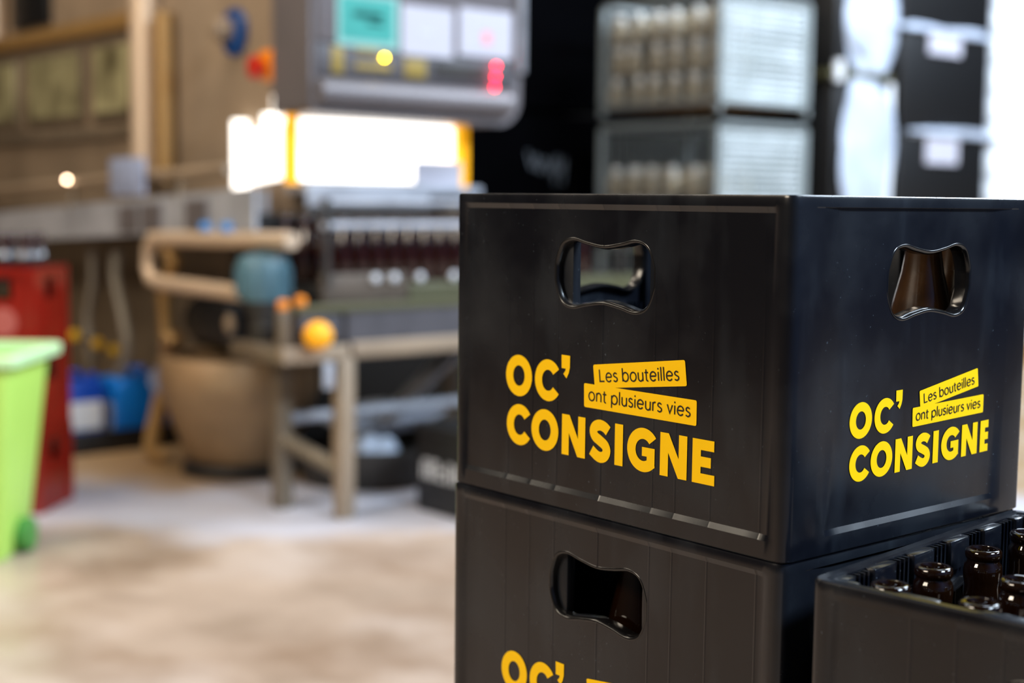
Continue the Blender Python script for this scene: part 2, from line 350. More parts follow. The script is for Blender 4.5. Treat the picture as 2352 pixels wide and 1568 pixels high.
# ------------------------------------------------------------------ the beer crate (0.40 x 0.326 x 0.276 m, origin at its near corner)
LW, LL, LH = 0.332, 0.4035, 0.276
def perimeter(ribs_x, ribs_y, r=0.010):
    """closed outline (x, y, nx, ny, fade, rib) going round the crate; fade=1 where the wall is recessed"""
    out = []
    def side(p0, d, n, length, ribs, f0, fw):
        ss = set()
        for i in range(13): ss.add(r + (length - 2 * r) * i / 12)
        for e in (0, 0.25, 0.5, 0.75, 1): ss.add(f0 + fw * e); ss.add(length - f0 - fw * e)
        rr = {}
        for q in ribs:
            for o, h in ((-0.0012, 0), (-0.0005, 1), (0.0005, 1), (0.0012, 0)): ss.add(q + o); rr[round(q + o, 5)] = h
        for s in sorted(ss):
            e = min(s, length - s); f = max(0, min(1, (e - f0) / fw))
            out.append((p0[0] + d[0] * s, p0[1] + d[1] * s, n[0], n[1], f * f * (3 - 2 * f), rr.get(round(s, 5), 0)))
    def corner(c, a0):
        for k in (1, 2, 3, 4, 5):
            a = math.radians(a0 + 90 * k / 6); out.append((c[0] + r * math.cos(a), c[1] + r * math.sin(a), math.cos(a), math.sin(a), 0, 0))
    side((0, 0), (1, 0), (0, -1), LW, ribs_x, 0.026, 0.042); corner((LW - r, r), -90)
    side((LW, 0), (0, 1), (1, 0), LL, ribs_y, 0.011, 0.013); corner((LW - r, LL - r), 0)
    side((LW, LL), (-1, 0), (0, 1), LW, ribs_x, 0.026, 0.042); corner((r, LL - r), 90)
    side((0, LL), (0, -1), (-1, 0), LL, ribs_y, 0.011, 0.013); corner((r, r), 180)
    return out
HX, HY, HZ = 0.1805, 0.2030, 0.2078
def grip_outline(wd=1.0, n=8):
    q = [(0, 24.5), (20, 27), (38, 30.2), (52, 25.5), (59.5, 11), (60.5, 0), (59.5, -11), (52, -25.5), (38, -30.2), (20, -27)]
    q = q + [(-x, -z) for x, z in [(0, 24.5)] + q[1:10]]
    return [(x * 0.001 * wd, z * 0.001) for x, z in cat(q, n, True)]
def crate_shell(with_ribs=True):
    per = perimeter([], [v for v in (0.0787, 0.112, 0.145, 0.2015, 0.2626, 0.288, 0.326, 0.3765)])
    lev = [(0.0, 0.0, 0.0015), (0.0012, 0, 0), (0.0148, 0, 0), (0.0192, 1, 0), (0.1, 1, 0), (0.19, 1, 0), (0.2625, 1, 0), (0.2672, 0, 0), (0.2735, 0, 0), (0.2752, 0, 0.0006), (0.276, 0, 0.0018)]
    rings = []
    for z_, rec, extra in lev:
        zz = lambda ny: 0.2668 if z_ == 0.2625 and abs(ny) > 0.9 else z_
        z = z_
        rings.append([(x - nx * (0.0026 * rec * f + extra - 0.0003 * rb * f * (0.0148 < z < 0.267)), y - ny * (0.0026 * rec * f + extra - 0.0003 * rb * f * (0.0148 < z < 0.267)), zz(ny)) for x, y, nx, ny, f, rb in per])
    inn = lambda dd, z: [(x - nx * dd, y - ny * dd, z) for x, y, nx, ny, f, rb in per]
    rings += [inn(0.0085, 0.276), inn(0.0105, 0.2745), inn(0.0105, 0.010)]
    mb = MB().loft(rings, True, True, True)
    return mb
def slice_hole(o, axis):
    out = grip_outline()
    mb = MB()
    if axis == 'X': mb.prism([(HY + u, HZ + v) for u, v in out], 'X', -0.05, LW + 0.05)
    else: mb.prism([(HX + u * 0.98, HZ + v) for u, v in out], 'Y', -0.05, LL + 0.05)
    c = finish(mb.b, 'cutter', M['crate'], None, 0)
    md = o.modifiers.new('hole', 'BOOLEAN'); md.operation = 'DIFFERENCE'; md.solver = 'EXACT'; md.object = c
    dg = bpy.context.evaluated_depsgraph_get(); me = bpy.data.meshes.new_from_object(o.evaluated_get(dg))
    o.modifiers.clear(); old = o.data; o.data = me; bpy.data.meshes.remove(old); bpy.data.objects.remove(c, do_unlink=True)
def grip_bead(put):
    """rounded flange round a hand hole; put(u, v, depth) -> 3D"""
    out = grip_outline(); n = len(out); prof = []
    d0, d1, a, b = -0.0005, 0.0150, -0.0030, 0.0012
    prof = [(d0 + 0.0036, a), (d0 + 0.0018, a + 0.0005), (d0 + 0.0006, a + 0.0014), (d0, a + 0.0026), (d0 + 0.0005, b - 0.0005), (d0 + 0.0015, b), (d1 - 0.003, b), (d1, b - 0.0012), (d1, a + 0.0015), (d1 - 0.003, a)]
    rings = []
    nr = []
    for i in range(n):
        a_, b_ = out[i - 1], out[(i + 1) % n]; t = Vector((b_[0] - a_[0], b_[1] - a_[1])).normalized(); nr.append((t.y, -t.x))
    cx = sum(p[0] * q[0] + p[1] * q[1] for p, q in zip(out, nr)); sg = 1 if cx > 0 else -1
    for d, r in prof: rings.append([put(out[i][0] + nr[i][0] * sg * r, out[i][1] + nr[i][1] * sg * r, d) for i in range(n)])
    rings.append(rings[0])
    return MB().loft(rings, True)
def crate_fins():
    """moulded fins and pads on the inside of the walls"""
    mb = MB()
    def wall(put, length, hole):
        k = round((length - 0.03) / 0.066); pitch = (length - 0.03) / k
        for i in range(k):
            c = 0.015 + pitch * (i + 0.5)
            nearhole = abs(c - hole) < 0.082
            for j in range(4):
                s = c + (j - 1.5) * 0.0066
                for z0, z1 in (((0.012, 0.165), (0.25, 0.2735)) if abs(s - hole) < 0.066 else ((0.012, 0.2735),)): mb.box(*put(s - 0.0011, s + 0.0011, 0.0095, 0.0165, z0, z1))
        for i in range(k + 1):
            c = 0.015 + pitch * i; lo, hi = max(0.011, c - 0.0165), min(length - 0.011, c + 0.0165)
            for z0, z1 in (((0.012, 0.168), (0.25, 0.2752)) if abs(c - hole) < 0.045 else ((0.012, 0.2752),)): mb.box(*put(lo, hi, 0.0095, 0.0200, z0, z1), bev=0.003, seg=2)
    wall(lambda a, b, d0, d1, z0, z1: (a, b, d0, d1, z0, z1), LW, HX)
    wall(lambda a, b, d0, d1, z0, z1: (a, b, LL - d1, LL - d0, z0, z1), LW, HX)
    wall(lambda a, b, d0, d1, z0, z1: (d0, d1, a, b, z0, z1), LL, HY)
    wall(lambda a, b, d0, d1, z0, z1: (LW - d1, LW - d0, a, b, z0, z1), LL, HY)
    return mb
def crate_divider():
    mb = MB()
    for i in range(1, 5): x = LW * i / 5; mb.box(x - 0.001, x + 0.001, 0.0105, LL - 0.0105, 0.009, 0.115)
    for i in range(1, 6): y = LL * i / 6; mb.box(0.0105, LW - 0.0105, y - 0.001, y + 0.001, 0.009, 0.115)
    return mb
def make_crate(label):
    t = thing('bottle_crate', label, 'crate')
    sh = finish(crate_shell().b, 'shell', M['crate'], None, 0)
    slice_hole(sh, 'X'); slice_hole(sh, 'Y')
    sh.data.polygons.foreach_set('use_smooth', [True] * len(sh.data.polygons)); sh.data.set_sharp_from_angle(angle=math.radians(20))
    sh.parent = t
    rc = 0.0026
    for nm, put in (('hand_grip', lambda u, v, d: (rc + d, HY + u, HZ + v)), ('hand_grip', lambda u, v, d: (LW - rc - d, HY + u, HZ + v)),
                    ('hand_grip', lambda u, v, d: (HX + u * 0.98, rc + d, HZ + v)), ('hand_grip', lambda u, v, d: (HX + u * 0.98, LL - rc - d, HZ + v))):
        finish(grip_bead(put).b, nm, M['lip'], t, 60)
    finish(crate_fins().b, 'inner_ribbing', M['crate'], t, 35)
    finish(crate_divider().b, 'divider', M['crate'], t, 0)
    e = 0.0005
    fl, fs = logo_faces(), slogan_faces()
    ax, az, sc, scz, slope = LOGO_R
    def lift(): lift.n += 1; return lift.n * 4e-8
    lift.n = 0
    def left(x, z, k=1): return (rc - e * k - lift(), LL - 0.0012 - x * 0.001, z * 0.001)
    def right(x, z, k=1): u = (x - 74.4) * 0.001 * sc; return (ax + u, rc - e * k - lift(), az + (z - 48.2) * 0.001 * scz + u * slope)
    for put, put2 in ((left, lambda x, z: left(x, z, 1.6)), (right, lambda x, z: right(x, z, 1.6))):
        lift.n = 0
        lg = finish(flat_mesh(fl, put).b, 'printed_logo', M['print'], t, 0); lg['label'] = 'yellow printed lettering on two lines with two yellow bands'
        sg = finish(flat_mesh(fs, put2).b, 'printed_slogan', M['ink'], lg, 0); sg['label'] = 'black slogan printed on the yellow bands'
    return t
LOGO_R = (0.0775, 0.0518, 0.806, 0.768, 0.030)
PITCH_Z = 0.2764
near = 'near stack of lettered crates'
c0 = make_crate('black bottle crate with yellow lettering, topmost of the tall near stack')
c0.location = (-0.0015, -0.0015, 3 * PITCH_Z); c0['group'] = near
dup(c0, (-0.0005, 0.001, 2 * PITCH_Z), 0.002, 'black bottle crate with yellow lettering, second from the top of the near stack', near)
dup(c0, (0, 0, PITCH_Z), 0, 'black bottle crate third from the top of the near stack', near)
dup(c0, (0.001, 0.001, 0), 0, 'black bottle crate standing on the floor under the near stack', near)
OPEN_Z = PITCH_Z + 0.0015
OC = Vector((-0.022, -0.041, 2 * OPEN_Z)); OA = math.radians(6.2)
# the open crate's long side faces the same way as its neighbour's: local frame is turned so that it runs towards the camera
def open_pt(x, y, z=0): return (OC.x + x * math.cos(OA) + y * math.sin(OA), OC.y + x * math.sin(OA) - y * math.cos(OA), OC.z + z)
def put_open(z, label):
    # rotate by OA and slide so that the crate's far-left corner sits at OC
    o = open_pt(0, LL); return dup(c0, (o[0], o[1], z), OA, label, 'low crate stack beside the near stack')
oc = put_open(2 * OPEN_Z, 'open black crate holding brown bottles, right beside the tall near stack')
put_open(OPEN_Z, 'black crate directly under the open crate of brown bottles')
put_open(0, 'black crate on the floor under the open crate of brown bottles')

# ------------------------------------------------------------------ brown bottles
BOT = [(0.0, 0.004), (0.024, 0.0), (0.029, 0.003), (0.0302, 0.008), (0.0302, 0.135), (0.029, 0.152), (0.0245, 0.176), (0.0185, 0.200), (0.0150, 0.222), (0.0140, 0.235), (0.0146, 0.240), (0.0150, 0.246), (0.0143, 0.2515),
       (0.0126, 0.2535), (0.0124, 0.2555), (0.0137, 0.2565), (0.0142, 0.259), (0.0139, 0.2625), (0.0122, 0.264), (0.0098, 0.2638), (0.0090, 0.262), (0.0088, 0.24), (0.0105, 0.222), (0.014, 0.2), (0.02, 0.178), (0.0265, 0.135), (0.0265, 0.012), (0.0, 0.010)]
def make_bottle(label, group):
    o = finish(MB().lathe(BOT, seg=40).b, 'beer_bottle', M['amber'], None, 50); return tag(o, label, 'bottle', group)
gb = 'brown bottles in the open crate'
b0 = make_bottle('brown bottle in the open crate, its mouth half hidden behind the near rim corner', gb)
spots = [((0.033, 0.046), None), ((0.102, 0.044), 'brown bottle by the open crate\'s ribbed wall, with its shoulder ring in full view'),
         ((0.181, 0.046), 'brown bottle farthest along the ribbed wall of the open crate'),
         ((0.036, 0.112), 'brown bottle whose mouth just clears the front rim of the open crate'),
         ((0.112, 0.106), 'brown bottle in the middle of the open crate, cut by the photo\'s edge'),
         ((0.262, 0.046), 'brown bottle in the far corner of the open crate'), ((0.205, 0.115), 'brown bottle deep in the open crate beyond the middle one'),
         ((0.272, 0.112), 'brown bottle against the far side of the open crate')]
bz = 0.0105
for i, ((x, y), lab) in enumerate(spots):
    p = open_pt(x, y, bz)
    if i == 0: b0.location = p
    else: dup(b0, p, 0, lab, gb)
gt = 'brown bottles inside the topmost crate'
for i, (x, y, lab) in enumerate([(0.247, 0.054, 'brown bottle seen through the right hand hole of the topmost crate'), (0.306, 0.060, 'brown bottle behind the other one in the topmost crate\'s right hand hole')]):
    if i == 0: d0 = tag(finish(MB().lathe(BOT, seg=40).b, 'beer_bottle', M['brown_amber'], None, 50), lab, 'bottle', gt); d0.location = (x, y, 3 * PITCH_Z + bz)  # browner glass than the other crate bottles
    else: dup(d0, (x, y, 3 * PITCH_Z + bz), 0, lab, gt)
for i, (x, y, lab) in enumerate([(0.055, 0.205, 'brown bottle behind the hand hole of the second crate'), (0.055, 0.14, 'brown bottle beside the right end of the second crate\'s hand hole'), (0.12, 0.25, 'brown bottle farther inside the second crate')]):
    dup(b0, (x, y, 2 * PITCH_Z + bz), 0, lab, 'brown bottles inside the second crate')

# ------------------------------------------------------------------ the washing machine on the left
def rbox(x0, x1, y0, y1, z0, z1, bev=0.0): return MB().box(x0, x1, y0, y1, z0, z1, bev)
mw = thing('bottle_washing_machine', 'long tan stainless bottle washing machine with a window band, behind the red crates', 'machine', (2.4, 6.4, 0))
part('housing', rbox(2.0, 2.8, 3.96, 9.2, 1.02, 2.9, 0.01), M['steel'], mw)
part('plinth', rbox(2.2, 2.8, 4.78, 9.2, 0.0, 1.02), M['steel_d'], mw)
for y0, y1 in ((5.22, 5.66), (5.76, 6.44), (6.54, 7.25), (7.35, 8.1)):
    w = part('inspection_window', MB().box(1.975, 2.0, y0, y1, 1.44, 1.80, 0.004), M['steel_d'], mw)
    part('pane', MB().box(1.968, 1.98, y0 + 0.035, y1 - 0.035, 1.475, 1.765), M['pane'], w)
part('upper_rail', rbox(1.955, 2.0, 5.05, 8.6, 1.83, 1.90, 0.006), M['brass'], mw)
part('lower_ledge', rbox(1.965, 2.0, 5.05, 8.6, 1.36, 1.41, 0.006), M['steel_d'], mw)
part('dark_hatch', rbox(1.97, 2.0, 6.15, 6.6, 1.93, 2.4, 0.004), M['blackp'], mw)
part('hatch_post', MB().tube([(1.95, 6.78, 1.9), (1.95, 6.78, 2.8)], 0.04), M['post'], mw)
part('upright_post', MB().tube([(1.945, 5.05, 1.16), (1.945, 5.05, 2.9)], 0.062, 16), M['post'], mw)
part('upright_tube', MB().tube([(1.95, 4.88, 1.16), (1.95, 4.88, 1.86)], 0.042, 14), M['brass'], mw)
sw = part('isolator_switch', MB().lathe([(0.0, 0.0), (0.092, 0.0), (0.094, 0.012), (0.088, 0.024), (0.0, 0.026)], (2.0, 4.36, 1.741), 28, Matrix.Rotation(-PI / 2, 3, 'Y')), M['blue'], mw); sw['label'] = 'round blue isolator switch'
part('knob', MB().lathe([(0.0, 0.0), (0.045, 0.0), (0.040, 0.07), (0.0, 0.075)], (1.976, 4.39, 1.75), 20, Matrix.Rotation(-PI / 2, 3, 'Y')), M['steel'], sw)
eb = part('stop_button', MB().box(1.93, 2.0, 3.985, 4.085, 1.535, 1.645, 0.012), M['orange'], mw); eb['label'] = 'orange stop button box with a red head'
part('button_head', MB().lathe([(0.0, 0.0), (0.022, 0.0), (0.022, 0.02), (0.04, 0.025), (0.042, 0.045), (0.0, 0.055)], (1.93, 4.045, 1.58), 20, Matrix.Rotation(-PI / 2, 3, 'Y')), M['red'], eb)
# control cabinet
cc = thing('control_cabinet', 'grey control cabinet with three notices and lit indicators, above the bright light box', 'cabinet', (2.4, 3.83, 1.40))
rc_ = [(1.918, 1.44)] + arc(1.945, 1.44 - 0.012, 0.027, 0.027, 180, 270, 5) + arc(2.79, 1.50, 0.11, 0.11, 270, 360, 10) + [(2.90, 2.75), (1.918, 2.75)]
part('body', MB().prism(rc_, 'Y', 3.70, 3.955), M['cab'], cc)
part('front_door', MB().box(1.94, 2.84, 3.685, 3.70, 1.655, 2.7, 0.006), M['cab'], cc)
kp = part('keypad_strip', MB().box(1.94, 2.86, 3.688, 3.70, 1.535, 1.65, 0.004), M['band'], cc)
for x0, x1, z0, z1 in ((2.00, 2.05, 1.545, 1.64), (2.10, 2.2, 1.625, 1.645), (2.10, 2.26, 1.565, 1.59), (2.32, 2.42, 1.55, 1.62)): part('key_row', rbox(x0, x1, 3.683, 3.688, z0, z1, 0.002), M['olivedot'], kp)
part('key_row', rbox(2.46, 2.71, 3.683, 3.688, 1.56, 1.615, 0.002), M['dark'], kp)
part('bottom_roll', MB().tube([(1.94, 3.69, 1.475), (2.82, 3.69, 1.475)], 0.05, 18), M['cab'], cc)
part('edge_strip', rbox(2.872, 2.90, 3.67, 3.70, 1.60, 2.7, 0.005), M['grey'], cc)
il = part('indicator_light', MB().ball((2.226, 3.680, 1.614), 0.006, seg=12), M['ledy'], kp); il['label'] = 'lit yellow indicator'
for z in (1.619, 1.578, 1.538):
    il = part('indicator_light', MB().ball((2.759 - (1.62 - z) * 0.09, 3.680, z), 0.0055, seg=12), M['ledr'], kp); il['label'] = 'lit red indicator'
def notice(x0, x1, z0, z1, m, label, marks):
    t = thing('notice', label, 'notice', ((x0 + x1) / 2, 3.683, z0), 0, 'notices on the control cabinet')
    part('sheet', rbox(x0, x1, 3.6815, 3.6845, z0, z1), m, t)
    for a0, a1, c0_, c1, mm in marks: part('printed_mark', rbox(a0, a1, 3.6803, 3.6815, c0_, c1), M[mm], t)
notice(2.02, 2.29, 1.645, 1.835, M['tealpale'], 'teal notice with a pale border on the control cabinet', [(2.035, 2.268, 1.668, 1.82, 'teal'), (2.09, 2.22, 1.75, 1.768, 'teal_ink'), (2.15, 2.22, 1.725, 1.737, 'teal_ink')])
notice(2.305, 2.545, 1.632, 1.815, M['paper'], 'plain white notice between the teal and the red-marked one', [(2.38, 2.45, 1.71, 1.73, 'greyink')])
notice(2.575, 2.84, 1.65, 1.83, M['paper'], 'white notice with a faint red mark on the control cabinet', [(2.69, 2.73, 1.70, 1.745, 'pinkink'), (2.62, 2.80, 1.775, 1.785, 'greyink'), (2.62, 2.80, 1.68, 1.686, 'greyink')])
# bright light box under the cabinet
lb = thing('light_box', 'glowing white inspection light box with amber corner posts, under the control cabinet', 'light box', (2.37, 4.1, 1.14))
part('diffuser', rbox(2.0, 2.745, 3.93, 3.955, 1.165, 1.395), M['lamp'], lb)
part('side_diffuser', MB().prism([(4.02, 1.17), (4.24, 1.15), (4.24, 1.345), (4.02, 1.375)], 'X', 1.975, 1.995), M['lamp'], lb)
for y, z0, z1 in ((4.275, 1.10, 1.395), (3.975, 1.375, 1.475), (4.05, 1.36, 1.41)): part('white_post', MB().tube([(1.965, y, z0), (1.965, y, z1)], 0.034), M['lamp'], lb)
part('corner_post', MB().tube([(1.955, 3.885, 1.15), (1.955, 3.885, 1.40)], 0.027), M['amb'], lb)
part('corner_post', MB().tube([(2.745, 3.885, 1.14), (2.745, 3.885, 1.395)], 0.030), M['amb'], lb)
part('tray', rbox(1.97, 2.79, 3.80, 3.955, 1.115, 1.15, 0.005), M['grey'], lb)
part('side_shade', rbox(2.50, 2.745, 3.86, 3.868, 1.09, 1.25), M['paper'], lb)
# bottling conveyor with bottles under the light box
cv = thing('conveyor', 'flat conveyor carrying rows of brown bottles, below the light box', 'conveyor', (2.5, 3.66, 0))
part('belt', rbox(1.80, 3.4, 3.46, 3.94, 0.775, 0.80), M['dark'], cv)
part('side_frame', rbox(2.16, 3.4, 3.43, 3.46, 0.715, 0.805, 0.004), M['olive'], cv)
part('side_frame', rbox(1.80, 2.155, 3.43, 3.46, 0.71, 0.84, 0.004), M['brownst'], cv)
for x, y in ((2.7, 3.9), (3.3, 3.5), (3.3, 3.9)): part('leg', rbox(x - 0.025, x + 0.025, y - 0.025, y + 0.025, 0, 0.775), M['steel_d'], cv)
part('guide_rail', MB().tube([(1.80, 3.44, 1.005), (3.3, 3.44, 1.005)], 0.014), M['grey'], cv)
part('guide_rail', MB().tube([(1.85, 3.52, 1.085), (3.3, 3.52, 1.085)], 0.012), M['grey'], cv)
part('added_dark_backing', rbox(1.82, 3.4, 3.90, 3.92, 0.80, 1.04), M['dark'], cv)  # dark panel added to darken the gaps behind the bottles
part('guard_panel', rbox(1.88, 2.42, 3.66, 3.67, 1.07, 1.155, 0.002), M['grey'], cv)
part('guard_frame', rbox(1.87, 2.43, 3.645, 3.66, 1.035, 1.06, 0.002), M['dark'], cv)
for x in (1.805, 2.50, 3.2): part('rail_bracket', rbox(x, x + 0.022, 3.425, 3.445, 0.80, 1.10, 0.003), M['dark'], cv)
for x in (2.01, 2.09, 2.203, 2.355): part('roller_cap', MB().ball((x, 3.425, 0.822), 0.017, (1, 0.7, 1), 14), M['label'], cv)
bp = [(r * 1.02, z * 0.9) for r, z in BOT[:20]]
cbg = 'brown bottles on the conveyor'
cb0 = tag(finish(MB().lathe(bp + [(0.0, 0.236)], seg=18).b, 'beer_bottle', M['amber2'], None, 50), 'brown bottle standing in the crowded rows on the conveyor under the light box', 'bottle', cbg)
first = True
for r in range(5):
    for i in range(18):
        p = (1.86 + i * 0.071 + (r % 2) * 0.034, 3.505 + r * 0.066, 0.80)
        if first: cb0.location = p; first = False
        else: dup(cb0, p, 0)

# stainless table in front of the conveyor
tb = thing('steel_table', 'tan steel frame table in front of the bottle conveyor', 'table', (2.3, 3.5, 0))
part('table_top', rbox(1.66, 3.2, 3.372, 3.41, 0.715, 0.742, 0.004), M['olive'], tb)
part('front_panel', rbox(1.86, 3.2, 3.378, 3.39, 0.60, 0.715), M['band'], tb)
part('apron', rbox(1.60, 1.865, 3.365, 3.40, 0.55, 0.605, 0.006), M['steel'], tb)
part('apron', rbox(1.875, 3.2, 3.36, 3.40, 0.555, 0.612, 0.006), M['steel'], tb)
part('side_apron', rbox(1.60, 1.64, 3.40, 3.72, 0.55, 0.60, 0.006), M['steel_d'], tb)
part('motor_plate', rbox(1.60, 1.80, 3.52, 3.72, 0.59, 0.604, 0.003), M['steel_d'], tb)
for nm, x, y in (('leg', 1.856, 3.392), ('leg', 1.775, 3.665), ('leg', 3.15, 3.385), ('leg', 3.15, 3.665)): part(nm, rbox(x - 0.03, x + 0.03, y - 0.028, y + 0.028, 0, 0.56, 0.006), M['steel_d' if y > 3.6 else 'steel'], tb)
part('stretcher', MB().tube([(1.775, 3.665, 0.25), (1.856, 3.392, 0.16)], 0.03), M['steel_d'], tb)
part('stretcher', MB().tube([(1.775, 3.68, 0.315), (3.15, 3.68, 0.315)], 0.02), M['grey'], tb)
part('end_post', rbox(1.615, 1.655, 3.40, 3.44, 0.60, 0.73, 0.005), M['steel_d'], tb)
part('clip', rbox(1.75, 1.79, 3.35, 3.362, 0.46, 0.55, 0.004), M['grey'], tb)
part('control_block', rbox(1.68, 1.85, 3.385, 3.45, 0.612, 0.71, 0.01), M['band'], tb)
bk = thing('ball_knob', 'large orange ball knob on the left end of the steel table', 'knob', (1.71, 3.34, 0.645))
part('ball', MB().ball((1.71, 3.325, 0.645), 0.049, seg=28), M['ball'], bk)
part('stem', MB().tube([(1.71, 3.33, 0.645), (1.71, 3.386, 0.645)], 0.012), M['dark'], bk)
for (x, y, z), lab in (((1.588, 3.42, 0.745), 'small orange cap on the table end post'), ((1.69, 3.40, 0.757), 'small orange cap on the steel table top')):
    single('orange_cap', MB().lathe([(0, 0), (0.018, 0), (0.02, 0.02), (0.012, 0.03), (0, 0.031)], (x + (0.047 if x < 1.65 else 0), y, z - 0.015), 16), M['orange'], lab, 'cap', 'orange caps at the table end', (x, y, z - 0.015))

# trough, handrail, pipes
tr = thing('conveyor_trough', 'long grey metal trough sloping along the washing machine', 'trough', (1.8, 5.0, 0))
part('side_plate', MB().prism([(3.72, 0.985), (6.9, 0.84), (6.9, 0.975), (3.72, 1.135)], 'X', 1.70, 1.715), M['grey'], tr)
part('side_plate', MB().prism([(3.95, 0.985), (6.9, 0.84), (6.9, 0.975), (3.95, 1.13)], 'X', 1.88, 1.895), M['grey'], tr)
part('trough_bed', MB().prism([(3.95, 0.995), (6.9, 0.85), (6.9, 0.862), (3.95, 1.008)], 'X', 1.715, 1.88), M['dark'], tr)
for y0 in (4.05, 4.42, 4.62): part('access_cover', MB().prism([(y0, 1.0 - (y0 - 3.72) * 0.0456), (y0 + 0.16, 0.993 - (y0 - 3.72) * 0.0456), (y0 + 0.16, 1.10 - (y0 - 3.72) * 0.05), (y0, 1.108 - (y0 - 3.72) * 0.05)], 'X', 1.69, 1.70), M['cab'], tr)
for y in (5.85, 6.7): part('leg', rbox(1.775, 1.815, y - 0.02, y + 0.02, 0, 0.97 - (y - 3.72) * 0.045), M['steel_d'], tr)
hr = thing('handrail', 'tan metal handrail above the grey trough', 'rail', (1.74, 5.2, 1.0))
part('rail_tube', MB().tube([(1.73, 7.2, 1.085), (1.73, 3.95, 1.20)], 0.021, 14), M['steel'], hr)
for y in (4.3, 5.3, 6.25, 7.1): part('rail_support', MB().tube([(1.708, y, 1.11 - (y - 3.72) * 0.05), (1.73, y, 1.185 - (y - 4.3) * 0.0354)], 0.014), M['steel_d'], hr)
pl = part('rail_glint', MB().ball((1.70, 5.31, 1.166), 0.008, seg=12), M['glint'], hr); pl['label'] = 'round highlight on the handrail, made as a glowing ball'  # handrail highlight modelled as a small emissive ball
part('instrument_plate', rbox(1.69, 1.70, 4.55, 4.86, 1.10, 1.25, 0.004), M['bluelab'], hr)
pf = thing('pipe_frame', 'bent tan pipes looping beside the blue-grey motor', 'pipe', (1.7, 4.1, 0.45))
part('upper_pipe', MB().tube([(1.7, 4.5, 0.935), (1.7, 3.47, 0.955)], 0.030, 14), M['post'], pf)
part('lower_pipe', MB().tube(cat3 := [(1.7, 4.48, 0.93), (1.7, 4.53, 0.90), (1.7, 4.54, 0.82), (1.7, 4.51, 0.775), (1.7, 4.44, 0.765), (1.7, 3.74, 0.757)], 0.030, 14), M['post'], pf)
part('down_pipe', MB().tube([(1.72, 4.42, 0.92), (1.72, 4.40, 0.88), (1.72, 4.36, 0.85), (1.72, 4.40, 0.79), (1.72, 4.45, 0.72), (1.72, 4.44, 0.56), (1.74, 4.40, 0.53)], 0.028, 12), M['brass'], pf)
GX, GY = 1.683, 3.63
gm = thing('gear_motor', 'blue-grey upright drive motor with a domed top', 'motor', (GX, GY, 0.70))
part('motor_body', MB().lathe([(0.0, 0.745), (0.08, 0.745), (0.092, 0.765), (0.092, 0.87), (0.085, 0.89), (0.05, 0.905), (0.0, 0.91)], (GX, GY, 0), 28), M['motor'], gm)
for k in range(12):
    fin = MB().box(0.086, 0.099, -0.004, 0.004, 0.77, 0.86)
    for v in fin.b.verts: v.co = Matrix.Rotation(k * PI / 6, 3, 'Z') @ v.co + Vector((GX, GY, 0))
    part('cooling_fin', fin, M['motor'], gm)
part('gear_housing', MB().lathe([(0.0, 0.605), (0.05, 0.605), (0.05, 0.70), (0.07, 0.71), (0.07, 0.745), (0.0, 0.745)], (GX, GY, 0), 20), M['dark'], gm)
for p, lab in (((1.70, 4.06, 0.945), 'blue valve wheel left of the motor top'), ((1.70, 3.90, 0.945), 'bright blue valve wheel above the motor')):
    v = thing('gate_valve', lab, 'valve', p, 0, 'blue valve wheels on the upper pipe')
    part('hand_wheel', MB().lathe([(0, 0.03), (0.026, 0.03), (0.030, 0.045), (0.026, 0.06), (0, 0.063)], p, 18), M['bluev'], v)
    part('stem', MB().tube([(p[0], p[1], 0.975), (p[0], p[1], p[2] + 0.04)], 0.008), M['dark'], v)
bm_ = thing('pump_motor', 'black pump motor under the bent pipes', 'motor', (1.93, 4.26, 0.495))
part('motor_body', MB().lathe([(0.0, -0.30), (0.10, -0.30), (0.115, -0.26), (0.115, 0.20), (0.09, 0.26), (0.0, 0.27)], (1.93, 4.26, 0.61), 24, Matrix.Rotation(-PI / 2, 3, 'X')), M['blackp'], bm_)
part('terminal_box', rbox(1.74, 1.86, 4.0, 4.3, 0.56, 0.70, 0.015), M['blackp'], bm_)
part('end_plug', MB().ball((1.75, 3.985, 0.635), 0.026, (0.8, 1, 1.5)), M['steel'], bm_)
hp = thing('collecting_hopper', 'round tan steel hopper tapering down to the floor below the pump', 'hopper', (2.0, 4.36, 0))
part('cone', MB().lathe([(0.0, 0.47), (0.31, 0.475), (0.32, 0.46), (0.318, 0.34), (0.225, 0.10), (0.20, 0.06), (0.0, 0.05)], (2.0, 4.36, 0), 32), M['hopst'], hp)
part('foot', MB().lathe([(0.0, 0.0), (0.23, 0.0), (0.23, 0.03), (0.20, 0.06), (0.0, 0.06)], (2.0, 4.36, 0), 24), M['dark'], hp)
ip = part('blue_sticker', MB().lathe([(0.0, 0.0), (0.05, 0.0), (0.05, 0.004), (0.0, 0.005)], (1.735, 4.53, 0.37), 20, Matrix.Rotation(-PI / 2, 3, 'Y') @ Matrix.Rotation(0.5, 3, 'X')), M['bluelab'], hp)
def hose(name, path, r, m, label): return single(name, MB().tube([tuple(p) for p in path], r, 12), m, label, 'hose', None, path[0])
def smooth3(P, n=6):
    out = []; N = len(P)
    for i in range(N - 1):
        p0, p1, p2, p3 = (Vector(P[max(0, min(N - 1, i + k))]) for k in (-1, 0, 1, 2))
        for k in range(n):
            t = k / n; out.append(0.5 * (2 * p1 + (p2 - p0) * t + (2 * p0 - 5 * p1 + 4 * p2 - p3) * t * t + (3 * p1 - p0 - 3 * p2 + p3) * t ** 3))
    return out + [Vector(P[-1])]
